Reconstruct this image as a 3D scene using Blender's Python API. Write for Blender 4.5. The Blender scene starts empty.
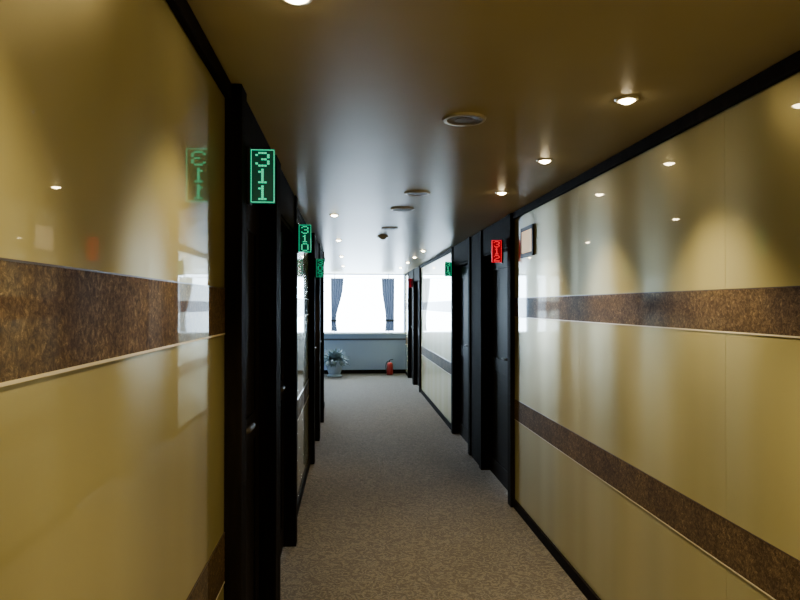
import bpy, bmesh, math, random
from mathutils import Vector, Matrix
random.seed(4)
sc = bpy.context.scene
col = sc.collection
EYE=1.58; H=2.30; XL=-0.405; XR=1.285; YB=-3.0; YE=15.0; YLOB=10.2; XLL=-2.6
PL=.055; PR=.035   # how far door portals stand proud of the wall, each side

# ---------------------------------------------------------------- materials
def mat(name, base=(.5,.5,.5), rough=.5, metal=0, coat=0, coat_rough=.05, emis=None, es=0, spec=.5, alpha=1, trans=0):
    m=bpy.data.materials.new(name); m.use_nodes=True
    b=m.node_tree.nodes['Principled BSDF']
    b.inputs['Base Color'].default_value=(*base,1)
    b.inputs['Roughness'].default_value=rough
    b.inputs['Metallic'].default_value=metal
    b.inputs['Coat Weight'].default_value=coat
    b.inputs['Coat Roughness'].default_value=coat_rough
    b.inputs['Specular IOR Level'].default_value=spec
    b.inputs['Alpha'].default_value=alpha
    b.inputs['Transmission Weight'].default_value=trans
    if emis:
        b.inputs['Emission Color'].default_value=(*emis,1); b.inputs['Emission Strength'].default_value=es
    return m
def N(m,t,**k):
    n=m.node_tree.nodes.new(t)
    for a,v in k.items(): setattr(n,a,v)
    return n
def L(m,a,b): m.node_tree.links.new(a,b)
def B(m): return m.node_tree.nodes['Principled BSDF']
def ramp(m,stops):
    r=N(m,'ShaderNodeValToRGB'); e=r.color_ramp.elements
    while len(e)<len(stops): e.new(.5)
    for i,(p,c) in enumerate(stops): e[i].position=p; e[i].color=(*c,1)
    return r
def coords(m,scale=(1,1,1)):
    tc=N(m,'ShaderNodeTexCoord'); mp=N(m,'ShaderNodeMapping'); mp.inputs['Scale'].default_value=scale
    L(m,tc.outputs['Object'],mp.inputs['Vector']); return mp.outputs['Vector']
def noise(m,vec,scale,detail=3,rough=.5,dist=0):
    n=N(m,'ShaderNodeTexNoise'); n.inputs['Scale'].default_value=scale; n.inputs['Detail'].default_value=detail
    n.inputs['Roughness'].default_value=rough; n.inputs['Distortion'].default_value=dist
    L(m,vec,n.inputs['Vector']); return n

# lacquered olive-gold panel, vertically brushed under a clear coat
M_panel=mat('lacquer_panel',(.42,.35,.16),.40,metal=.38,coat=1,coat_rough=.012,spec=.10)
v=coords(M_panel,(1,4,.12)); n=noise(M_panel,v,1.0,1,.5)
r=ramp(M_panel,[(.3,(.46,.40,.16)),(.7,(.55,.48,.205))]); L(M_panel,n.outputs['Fac'],r.inputs['Fac']); L(M_panel,r.outputs['Color'],B(M_panel).inputs['Base Color'])
B(M_panel).inputs['Anisotropic'].default_value=.7
tg=N(M_panel,'ShaderNodeCombineXYZ'); tg.inputs[2].default_value=1; L(M_panel,tg.outputs[0],B(M_panel).inputs['Tangent'])
# gentle bowing of the sheet under the clear coat
v2=coords(M_panel,(1,1.7,.10)); n2=noise(M_panel,v2,1.3,0,.4)
bp=N(M_panel,'ShaderNodeBump'); bp.inputs['Strength'].default_value=1.0; bp.inputs['Distance'].default_value=.036
L(M_panel,n2.outputs['Fac'],bp.inputs['Height']); L(M_panel,bp.outputs['Normal'],B(M_panel).inputs['Normal'])
geo=N(M_panel,'ShaderNodeNewGeometry'); L(M_panel,geo.outputs['Normal'],B(M_panel).inputs['Coat Normal'])

M_band=mat('mottled_stone_band',(.1,.06,.03),.6,coat=.4,coat_rough=.02,spec=.08)
v=coords(M_band); n=noise(M_band,v,80,9,.82,.7); nb=noise(M_band,v,9,2,.5)
mm=N(M_band,'ShaderNodeMath',operation='MULTIPLY_ADD'); mm.inputs[1].default_value=.16; L(M_band,nb.outputs['Fac'],mm.inputs[0]); L(M_band,n.outputs['Fac'],mm.inputs[2])
r=ramp(M_band,[(.44,(.026,.015,.007)),(.57,(.070,.042,.018)),(.66,(.150,.098,.044)),(.77,(.35,.245,.115))])
L(M_band,mm.outputs[0],r.inputs['Fac']); L(M_band,r.outputs['Color'],B(M_band).inputs['Base Color'])

M_dark=mat('dark_stained_wood',(.018,.013,.010),.75,coat=0,spec=.02)
v=coords(M_dark,(8,8,.8)); n=noise(M_dark,v,4,5,.6)
r=ramp(M_dark,[(.3,(.006,.0045,.003)),(.75,(.014,.010,.007))]); L(M_dark,n.outputs['Fac'],r.inputs['Fac']); L(M_dark,r.outputs['Color'],B(M_dark).inputs['Base Color'])
M_leaf=mat('door_veneer',(.02,.015,.012),.55,spec=.06)
v=coords(M_leaf,(10,10,.6)); n=noise(M_leaf,v,5,5,.6)
r=ramp(M_leaf,[(.3,(.006,.004,.004)),(.75,(.013,.009,.007))]); L(M_leaf,n.outputs['Fac'],r.inputs['Fac']); L(M_leaf,r.outputs['Color'],B(M_leaf).inputs['Base Color'])
M_cream=mat('cream_strip',(.70,.60,.38),.4,coat=.1)
M_darkline=mat('brown_strip',(.05,.03,.015),.3,coat=.3)

# ceiling: satin painted sheet
M_ceil=mat('ceiling_tile',(.26,.22,.12),.16,spec=.03)
v=coords(M_ceil)
n=noise(M_ceil,v,3,2); mr=N(M_ceil,'ShaderNodeMapRange'); mr.inputs['To Min'].default_value=.30; mr.inputs['To Max'].default_value=.36
L(M_ceil,n.outputs['Fac'],mr.inputs['Value']); L(M_ceil,mr.outputs['Result'],B(M_ceil).inputs['Roughness'])
r=ramp(M_ceil,[(.3,(.39,.335,.195)),(.7,(.42,.36,.21))]); L(M_ceil,n.outputs['Fac'],r.inputs['Fac']); L(M_ceil,r.outputs['Color'],B(M_ceil).inputs['Base Color'])

# carpet with curling pattern
M_carpet=mat('patterned_carpet',(.2,.18,.15),.9,spec=.08)
B(M_carpet).inputs['Sheen Weight'].default_value=.15
v=coords(M_carpet); wn=noise(M_carpet,v,13,3,.5,0)
mixv=N(M_carpet,'ShaderNodeVectorMath',operation='MULTIPLY_ADD'); mixv.inputs[1].default_value=(.15,.15,.15)
L(M_carpet,wn.outputs['Color'],mixv.inputs[0]); L(M_carpet,v,mixv.inputs[2])
vo=N(M_carpet,'ShaderNodeTexVoronoi'); vo.inputs['Scale'].default_value=12; L(M_carpet,mixv.outputs[0],vo.inputs['Vector'])
sn=N(M_carpet,'ShaderNodeMath',operation='MULTIPLY'); sn.inputs[1].default_value=19; L(M_carpet,vo.outputs['Distance'],sn.inputs[0])
s2=N(M_carpet,'ShaderNodeMath',operation='SINE'); L(M_carpet,sn.outputs[0],s2.inputs[0])
fn=noise(M_carpet,v,130,3,.75)
ad=N(M_carpet,'ShaderNodeMath',operation='MULTIPLY_ADD'); ad.inputs[1].default_value=.15; L(M_carpet,s2.outputs[0],ad.inputs[0]); L(M_carpet,fn.outputs['Fac'],ad.inputs[2])
r=ramp(M_carpet,[(.25,(.046,.037,.026)),(.55,(.100,.082,.060)),(.8,(.20,.170,.127))])
L(M_carpet,ad.outputs[0],r.inputs['Fac']); L(M_carpet,r.outputs['Color'],B(M_carpet).inputs['Base Color'])
bp=N(M_carpet,'ShaderNodeBump'); bp.inputs['Strength'].default_value=.8; bp.inputs['Distance'].default_value=.006
L(M_carpet,ad.outputs[0],bp.inputs['Height']); L(M_carpet,bp.outputs['Normal'],B(M_carpet).inputs['Normal'])

M_endwall=mat('blue_grey_paint',(.32,.40,.57),.6)
M_rail=mat('dark_rail_paint',(.07,.08,.11),.5)
M_lobby=mat('pale_lobby_paint',(.42,.50,.62),.6)
M_white=mat('white_frame_paint',(.80,.86,.92),.4)
M_curtain=mat('slate_curtain_cloth',(.06,.07,.09),.9)
tr=N(M_curtain,'ShaderNodeBsdfTranslucent'); tr.inputs['Color'].default_value=(.025,.030,.042,1)
mx=N(M_curtain,'ShaderNodeMixShader'); mx.inputs[0].default_value=.5
L(M_curtain,B(M_curtain).outputs[0],mx.inputs[1]); L(M_curtain,tr.outputs[0],mx.inputs[2]); L(M_curtain,mx.outputs[0],M_curtain.node_tree.nodes['Material Output'].inputs['Surface'])
M_chrome=mat('dark_bronze',(.07,.06,.05),.6,.4)
M_ring=mat('downlight_ring_metal',(.55,.50,.38),.35,.5)
M_lens=mat('downlight_lens_glow',(1,.9,.7),.4,emis=(1,.80,.46),es=80)
M_grill=mat('speaker_grille',(.16,.13,.085),.5,.2)
M_cream_pl=mat('aged_white_plastic',(.75,.72,.62),.45)
M_black=mat('black_plastic',(.012,.012,.013),.45,spec=.2)
M_greenplate=mat('green_acrylic',(.004,.022,.015),.25,coat=.2,emis=(0,.20,.11),es=.15)
M_redplate=mat('red_acrylic',(.05,.001,.003),.5,spec=.1,emis=(.6,.0,.01),es=.35)
M_green=mat('green_led',(0,.2,.1),.4,emis=(0,1,.45),es=.95)
M_greendim=mat('dim_green_led',(0,.2,.1),.4,emis=(0,1,.45),es=.5)
M_red=mat('red_led',(.3,0,0),.5,spec=.1,emis=(1,.0,.02),es=2.0)
M_reddim=mat('dim_red_led',(.2,0,0),.4,emis=(1,.01,.04),es=.5)
M_paper=mat('warm_face_added_glow',(.80,.62,.38),.4,coat=.1,emis=(.95,.68,.38),es=.9)  # plaque is no lamp; emission added so its face looks brighter
M_redpaint=mat('extinguisher_red',(.45,.015,.012),.3,coat=.5)
M_pot=mat('pale_ceramic',(.34,.41,.50),.5,coat=.2)
M_leafg=mat('grey_green_leaf',(.18,.24,.26),.7)
M_soil=mat('potting_soil',(.03,.02,.015),.9)

# ---------------------------------------------------------------- helpers
def newobj(name,bm,mats,loc=(0,0,0),parent=None,kind=None,smooth=False,bevel=0):
    me=bpy.data.meshes.new(name); bm.to_mesh(me); bm.free()
    for m in (mats if isinstance(mats,(list,tuple)) else [mats]): me.materials.append(m)
    if smooth:
        for p in me.polygons: p.use_smooth=True
    o=bpy.data.objects.new(name,me); col.objects.link(o); o.location=loc
    if parent: o.parent=parent
    if kind: o['kind']=kind
    if bevel:
        b=o.modifiers.new('bevel','BEVEL'); b.width=bevel; b.segments=2; b.limit_method='ANGLE'
    return o
def addbox(bm,x0,x1,y0,y1,z0,z1,mi=0):
    vs=[bm.verts.new(c) for c in [(x0,y0,z0),(x1,y0,z0),(x1,y1,z0),(x0,y1,z0),(x0,y0,z1),(x1,y0,z1),(x1,y1,z1),(x0,y1,z1)]]
    for f in [(0,3,2,1),(4,5,6,7),(0,1,5,4),(1,2,6,5),(2,3,7,6),(3,0,4,7)]:
        fa=bm.faces.new([vs[i] for i in f]); fa.material_index=mi
def boxes(name,lst,m,loc=(0,0,0),**k):
    bm=bmesh.new()
    for b in lst: addbox(bm,*b)
    return newobj(name,bm,m,loc,**k)
def empty(name,loc,label=None,cat=None,kind=None,group=None):
    o=bpy.data.objects.new(name,None); o.empty_display_size=.05; col.objects.link(o); o.location=loc
    tag(o,label,cat,kind,group); return o
def tag(o,label=None,cat=None,kind=None,group=None):
    if label:o['label']=label
    if cat:o['category']=cat
    if kind:o['kind']=kind
    if group:o['group']=group
def lathe(name,prof,m,loc=(0,0,0),parent=None,seg=32,axis='Z'):
    bm=bmesh.new(); rings=[]
    for r,z in prof:
        if r<1e-5: rings.append([bm.verts.new((0,0,z))])
        else: rings.append([bm.verts.new((r*math.cos(2*math.pi*i/seg),r*math.sin(2*math.pi*i/seg),z)) for i in range(seg)])
    for a,b in zip(rings,rings[1:]):
        for i in range(seg):
            j=(i+1)%seg
            if len(a)==1 and len(b)==1: continue
            if len(a)==1: bm.faces.new([a[0],b[j],b[i]])
            elif len(b)==1: bm.faces.new([a[i],a[j],b[0]])
            else: bm.faces.new([a[i],a[j],b[j],b[i]])
    bmesh.ops.recalc_face_normals(bm,faces=bm.faces)
    o=newobj(name,bm,m,loc,parent=parent,smooth=True)
    s=o.modifiers.new('split','EDGE_SPLIT'); s.split_angle=math.radians(40)
    return o
def tube(name,pts,rad,m,loc=(0,0,0),parent=None,cyc=False):
    cu=bpy.data.curves.new(name,'CURVE'); cu.dimensions='3D'; cu.bevel_depth=rad; cu.bevel_resolution=3; cu.use_fill_caps=True
    s=cu.splines.new('NURBS'); s.points.add(len(pts)-1)
    for p,c in zip(s.points,pts): p.co=(*c,1)
    s.use_endpoint_u=True; s.order_u=3; s.use_cyclic_u=cyc
    o=bpy.data.objects.new(name,cu); col.objects.link(o)
    dg=bpy.context.evaluated_depsgraph_get(); dg.update()
    me=bpy.data.meshes.new_from_object(o.evaluated_get(dg)); bpy.data.objects.remove(o)
    me.materials.clear(); me.materials.append(m)
    for p in me.polygons: p.use_smooth=True
    o=bpy.data.objects.new(name,me); col.objects.link(o); o.location=loc
    if parent:o.parent=parent
    return o

# ---------------------------------------------------------------- shell
T=.15
boxes('floor',[(XLL-.2,XR+T,YB-.15,YE+.15,-.1,0)],M_carpet,kind='structure')
boxes('ceiling',[(XLL-.2,XR+T,YB-.15,YE+.15,H,H+.1)],M_ceil,kind='structure')
left=[('w',YB,2.14),('d',2.14,3.24),('d',3.24,4.40),('w',4.40,6.5),('d',6.5,7.7),('d',7.7,8.9),('w',8.9,YLOB)]
right=[('w',YB,5.0),('d',5.0,6.25),('d',6.75,8.0),('w',8.0,11.7),('d',11.7,12.9),('d',12.9,14.1),('w',14.1,YE)]
cnt={'door':0,'trim':0}
def trim(lst,m,bev=0):
    cnt['trim']+=1
    return boxes('trim_%d'%cnt['trim'],lst,m,kind='structure',bevel=bev)
def build_side(zones,X,s,panel,P):
    wl=[];bb=[]
    def bx(a,b,*r):
        xa,xb=X+s*a,X+s*b
        return (min(xa,xb),max(xa,xb),*r)
    for k,y0,y1 in zones:
        if k=='w':
            y=y1
            while y>y0+.01:
                yn=max(y0,y-panel)
                wl.append(bx(-.02,0,yn+.0008,y-.0008,0,H))
                y=yn
            wl.append(bx(-T,-.02,y0,y1,0,H))
            bands=[(1.49,1.632),(.69,.845)]
            for z0,z1 in bands:
                trim([bx(0,.002,y0,y1,z0,z1)],M_band)
                trim([bx(0,.0025,y0,y1,z0-.005,z0)],M_cream)
                trim([bx(0,.0025,y0,y1,z1,z1+.003)],M_darkline)
            trim([bx(0,.022,y0,y1,H-.052,H)],M_dark,.004)
            bb.append(bx(0,.014,y0,y1,0,.07))
        else:
            build_door(y0,y1,X,s,P)
    return wl,bb
def build_door(y0,y1,X,s,P):
    cnt['door']+=1; pw=.10; top=2.06
    yc=(y0+y1)/2; nm='door_%d'%cnt['door']
    e=empty(nm,(X,yc,0),kind='structure')
    def bx(a,b,*r):
        xa,xb=s*a,s*b
        return (min(xa,xb),max(xa,xb),*r)
    h=(y1-y0)/2; q=P-.035
    boxes('door_frame',[bx(-T,P,-h,-h+pw,0,H),bx(-T,P,h-pw,h,0,H),bx(-T,P-.012,-h+pw,h-pw,top,H),
                        bx(-T,P-.02,-h+pw,h-pw,top-.02,top)],M_dark,parent=e,bevel=.004)
    a=-h+pw+.003; b=h-pw-.003
    lf=[bx(q-.09,q-.054,a,b,.008,top-.022)]
    for (u0,u1,w0,w1) in [(a,a+.11,.008,top-.022),(b-.11,b,.008,top-.022),(a+.11,b-.11,.008,.16),(a+.11,b-.11,.98,1.1),(a+.11,b-.11,1.9,top-.022)]:
        lf.append(bx(q-.054,q-.045,u0,u1,w0,w1))
    boxes('door_leaf',lf,M_leaf,parent=e,bevel=.002)
    hy=a+.06
    boxes('handle_plate',[bx(q-.045,q+.012,hy-.022,hy+.022,1.04,1.22)],M_chrome,parent=e,bevel=.006)
    tube('handle_lever',[(s*(q+.012),hy,1.14),(s*(q+.022),hy,1.14),(s*(q+.032),hy+.01,1.14),(s*(q+.032),hy+.06,1.14),(s*(q+.030),hy+.12,1.138)],.010,M_chrome,parent=e)
wl,bl=build_side(left,XL,1,1.43,PL)
wr,br=build_side(right,XR,-1,1.43,PR)
boxes('wall_left',wl,M_panel,kind='structure')
boxes('wall_right',wr,M_panel,kind='structure')
trim([(XR-.02,XR+T,6.25,6.75,0,H)],M_dark,.004)
boxes('baseboard_left',bl,M_dark,kind='structure')
boxes('baseboard_right',br,M_dark,kind='structure')
boxes('wall_back',[(XL-T,XR+T,YB-.15,YB,0,H)],M_panel,kind='structure')
boxes('wall_lobby_side',[(XLL-.2,XLL,YLOB-.15,YE,0,H)],M_lobby,kind='structure')
boxes('wall_lobby_front',[(XLL,XL-T,YLOB-.15,YLOB,0,H)],M_lobby,kind='structure')
WX0,WX1,WZ0,WZ1=-1.6,1.26,.94,2.285
boxes('wall_end',[(XLL-.2,WX0,YE,YE+.15,0,H),(WX1,XR+T,YE,YE+.15,0,H),(WX0,WX1,YE,YE+.15,0,WZ0),(WX0,WX1,YE,YE+.15,WZ1,H)],M_endwall,kind='structure')
trim([(XLL,XR,YE-.02,YE,.77,.81)],M_rail,.003)
trim([(XLL,XR,YE-.012,YE,.0,.09)],M_dark,.003)
w=empty('window_1',((WX0+WX1)/2,YE+.07,WZ0),kind='structure')
hw=(WX1-WX0)/2; hh=WZ1-WZ0; wc=(WX0+WX1)/2
boxes('window_frame',[(-hw,-hw+.02,-.03,.03,0,hh),(hw-.02,hw,-.03,.03,0,hh),(-hw,hw,-.03,.03,0,.02),(-hw,hw,-.03,.03,hh-.012,hh),
      (-.36-wc,-.34-wc,-.02,.02,.02,hh-.012),(.88-wc,.90-wc,-.02,.02,.02,hh-.012)],M_white,parent=w,bevel=.004)
boxes('window_sill',[(-hw,hw,-.14,-.03,-.03,.005)],M_white,parent=w,bevel=.004)

# ---------------------------------------------------------------- curtains
def curtain(x0,x1,tie,amp,lab):
    bm=bmesh.new(); nu=44; nv=22; grid=[]
    z0,z1=.98,2.19
    def gg(t): 
        a=math.exp(-((t-.8)/.42)**2)*amp
        return a
    for j in range(nv+1):
        t=j/nv; z=z1+(z0-z1)*t; row=[]
        g=gg(t)
        for i in range(nu+1):
            u=i/nu; x=x0+(x1-x0)*u; x=x+(tie-x)*g
            y=.022*math.sin(u*math.pi*11)*(1-.35*g)
            row.append(bm.verts.new((x,y,z)))
        grid.append(row)
    for j in range(nv):
        for i in range(nu): bm.faces.new([grid[j][i],grid[j][i+1],grid[j+1][i+1],grid[j+1][i]])
    o=newobj('curtain',bm,M_curtain,(0,YE-.09,0),smooth=True)
    tag(o,lab,'curtain',group='window curtains')
    zt=z1+(z0-z1)*.8
    boxes('tie_back',[(x0+(tie-x0)*amp-.01,x1+(tie-x1)*amp+.01,-.035,.035,zt-.02,zt+.02)],M_curtain,parent=o,bevel=.004)
curtain(-.44,-.14,-.42,.62,'slate blue curtain tied back beside the bright window')
curtain(.72,1.02,1.0,.35,'slate blue curtain tied back above the fire extinguisher')
rod=tube('curtain_rod',[(-1.35,YE-.09,2.2),(0,YE-.09,2.2),(1.2,YE-.09,2.2)],.007,M_white)
tag(rod,'slim pale curtain rod above the window','curtain rod')

# ---------------------------------------------------------------- downlights
def downlight(x,y,pw=34,src=[None]):
    if src[0] is None:
        e=empty('downlight',(x,y,H),'lit round recessed downlight with metal ring in ceiling','downlight',group='ceiling downlights')
        a=lathe('trim_ring',[(.028,-.003),(.030,-.007),(.038,-.006),(.042,0)],M_ring,parent=e)
        b=lathe('lens',[(0,-.017),(.012,-.0155),(.022,-.010),(.027,-.003)],M_lens,parent=e)
        src[0]=(e,a,b)
    else:
        e=src[0][0].copy(); e.location=(x,y,H); col.objects.link(e)
        for c in src[0][1:]:
            k=c.copy(); k.parent=e; col.objects.link(k)
    ld=bpy.data.lights.new('spot','SPOT'); ld.energy=pw; ld.color=(1,.82,.48); ld.spot_size=math.radians(86); ld.spot_blend=.75; ld.shadow_soft_size=.03
    lo=bpy.data.objects.new('spot',ld); col.objects.link(lo); lo.location=(0,0,-.03); lo.parent=e
for y in (-1.6,-.65,.3,1.25,2.20,3.16,4.08): downlight(.965,y,104)
for y in (8.55,9.7,10.9,12.4): downlight(.965,y,34)
for y in (-1.6,-.3,.6,1.52,5.2,7.2,9.6,12.0): downlight(-.125,y,68)

# ---------------------------------------------------------------- ceiling speakers and detectors
def speaker(x,y,r=.085):
    e=empty('ceiling_speaker',(x,y,H),'round flush ceiling speaker with dark perforated grille','speaker',group='ceiling speakers')
    lathe('rim',[(r*.78,-.004),(r*.82,-.009),(r*.95,-.008),(r,0)],M_ring if r>.08 else M_cream_pl,parent=e)
    lathe('grille',[(0,-.007),(r*.4,-.0065),(r*.42,-.005),(r*.6,-.005),(r*.62,-.006),(r*.79,-.005)],M_grill,parent=e)
for x,y,r in ((.44,2.48,.085),(.43,4.15,.085),(.39,4.85,.09),(.37,6.05,.08)): speaker(x,y,r)
def detector(x,y):
    e=empty('smoke_detector',(x,y,H),'small pale dome smoke detector hanging under ceiling','smoke detector')
    lathe('base',[(0,-.018),(.05,-.018),(.056,-.012),(.056,0)],M_cream_pl,parent=e)
    lathe('sensor_head',[(0,-.040),(.018,-.039),(.028,-.034),(.03,-.028),(.036,-.024),(.038,-.017)],M_cream_pl,parent=e)
detector(.34,6.75)

# ---------------------------------------------------------------- room number signs
def sign(xw,s,y,text,color,z=1.93):
    W=.080;Hh=.18
    lit,plate={'green':(M_green,M_greenplate),'dimgreen':(M_greendim,M_greenplate),'red':(M_red,M_redplate),'dim':(M_reddim,M_black)}[color]
    e=empty('room_number_sign',(xw,y,z),'%s room number sign %s projecting beside a door'%({'green':'lit green','dimgreen':'dim green','red':'lit red','dim':'dim red'}[color],text),'sign',group='room number signs')
    bx=lambda a,b,*r:(min(s*a,s*b),max(s*a,s*b),*r)
    boxes('bracket',[bx(0,.013,-.022,.022,-.008,Hh+.008)],M_black,parent=e,bevel=.003)
    boxes('panel',[bx(.012,.012+W,-.006,.006,0,Hh)],plate,parent=e,bevel=.001)
    t=.0022
    bl=[]
    for ya,yb in((-.0085,-.0055),(.0055,.0085)):
        bl+=[bx(.013,.012+W,ya,yb,0,t),bx(.013,.012+W,ya,yb,Hh-t,Hh),bx(.013,.013+t,ya,yb,t,Hh-t),bx(.012+W-t,.012+W,ya,yb,t,Hh-t)]
    boxes('glowing_border',bl,lit,parent=e)
    cx=s*(.012+W/2)
    # 5 x 7 dot-matrix characters
    F={'0':['01110','10001','10001','10001','10001','10001','01110'],'1':['00100','01100','00100','00100','00100','00100','01110'],
       '2':['01110','10001','00001','00110','01000','10000','11111'],'3':['01110','10001','00001','00110','00001','10001','01110'],
       '4':['00010','00110','01010','10010','11111','00010','00010'],'9':['01110','10001','10001','01111','00001','00001','01110']}
    bm=bmesh.new(); px=.0098; pz=.0072; rx=.0040; rz=.0030
    for i,ch in enumerate(text):
        zc=Hh-.033-i*.057
        for rr,row in enumerate(F[ch]):
            for cc,bit in enumerate(row):
                if bit=='1':
                    X=cx+(cc-2)*px; Z=zc+(3-rr)*pz
                    addbox(bm,X-rx,X+rx,-.0085,-.0055,Z-rz,Z+rz)
                    addbox(bm,X-rx,X+rx,.0055,.0085,Z-rz,Z+rz)
    newobj('digits',bm,lit,parent=e)
sign(XL+PL,1,2.25,'311','green')
sign(XL+PL,1,4.34,'310','green')
sign(XL+PL,1,6.56,'309','dimgreen',1.86)
sign(XR-PR,-1,5.25,'312','red')
sign(XR-PR,-1,7.9,'313','green')
sign(XR-PR,-1,12.96,'314','dim')
e=empty('wall_plaque',(XR,4.62,1.93),'unlit plaque, warm face brightened by added glow, in thick black frame on glossy panel','sign')
boxes('plaque_frame',[(-.014,0,-.17,-.135,0,.22),(-.014,0,.125,.16,0,.22),(-.014,0,-.135,.125,0,.03),(-.014,0,-.135,.125,.19,.22)],M_black,parent=e,bevel=.003)
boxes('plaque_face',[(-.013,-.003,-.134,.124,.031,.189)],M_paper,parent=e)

# ---------------------------------------------------------------- fire extinguisher
e=empty('fire_extinguisher',(.90,14.72,0),'red fire extinguisher standing on carpet under window','fire extinguisher')
lathe('cylinder_body',[(0,.0),(.075,0),(.085,.012),(.085,.26),(.075,.30),(.045,.33),(.025,.34),(0,.34)],M_redpaint,parent=e)
lathe('valve',[(0,.34),(.02,.34),(.02,.375),(.012,.38),(0,.38)],M_chrome,parent=e,seg=16)
tube('handle',[(-.02,0,.375),(.0,0,.39),(.05,0,.41),(.09,0,.405)],.009,M_black,parent=e)
tube('hose',[(0,-.015,.36),(-.06,-.03,.37),(-.115,-.04,.28),(-.1,-.05,.12),(-.09,-.05,.06)],.010,M_black,parent=e)
e.scale=(.85,.85,.85)

# ---------------------------------------------------------------- potted plant
e=empty('potted_plant',(-.34,14.45,0),'bushy grey-green plant in pale ceramic pot near window','plant')
lathe('pot',[(0,0),(.15,0),(.17,.02),(.13,.06),(.14,.10),(.21,.30),(.235,.33),(.235,.36),(.21,.36),(.20,.33),(0,.33)],M_pot,parent=e)
lathe('soil',[(0,.335),(.198,.331)],M_soil,parent=e)
bm=bmesh.new()
for k in range(320):
    a=random.uniform(0,2*math.pi); ln=random.uniform(.14,.33); el=random.uniform(.1,1.45); wd=random.uniform(.024,.04)
    p=Vector((.05*math.cos(a),.05*math.sin(a),.33)); d=Vector((math.cos(a)*math.cos(el),math.sin(a)*math.cos(el),math.sin(el)))
    side=Vector((-math.sin(a),math.cos(a),0)); prev=None; n=7
    for i in range(n+1):
        t=i/n; ww=wd*math.sin(math.pi*min(1,t*.9+.1))+.002
        l=bm.verts.new(p-side*ww+Vector((0,0,.006))); c=bm.verts.new(p); r_=bm.verts.new(p+side*ww+Vector((0,0,.006)))
        if prev: bm.faces.new([prev[0],prev[1],c,l]); bm.faces.new([prev[1],prev[2],r_,c])
        prev=(l,c,r_); d=(d+Vector((0,0,-.17))).normalized(); p=p+d*ln/n
newobj('foliage',bm,M_leafg,parent=e,smooth=True)

# ---------------------------------------------------------------- daylight
wd=bpy.data.worlds.new('world'); sc.world=wd; wd.use_nodes=True
bg=wd.node_tree.nodes['Background']; bg.inputs['Color'].default_value=(.74,.87,1,1); bg.inputs['Strength'].default_value=25
al=bpy.data.lights.new('daylight','AREA'); al.shape='RECTANGLE'; al.size=WX1-WX0+.3; al.size_y=WZ1-WZ0+.2; al.energy=290; al.color=(.46,.74,1)
ao=bpy.data.objects.new('daylight',al); col.objects.link(ao); ao.location=((WX0+WX1)/2,YE+.5,(WZ0+WZ1)/2+.1); ao.rotation_euler=(-math.pi/2,0,0)

# ---------------------------------------------------------------- camera
cd=bpy.data.cameras.new('camera'); cd.sensor_width=36; cd.lens=36*650/800; cd.clip_start=.05
co=bpy.data.objects.new('camera',cd); col.objects.link(co); co.location=(0,0,EYE); co.rotation_euler=(math.pi/2+.0077,0,-math.atan(50/650))
sc.camera=co
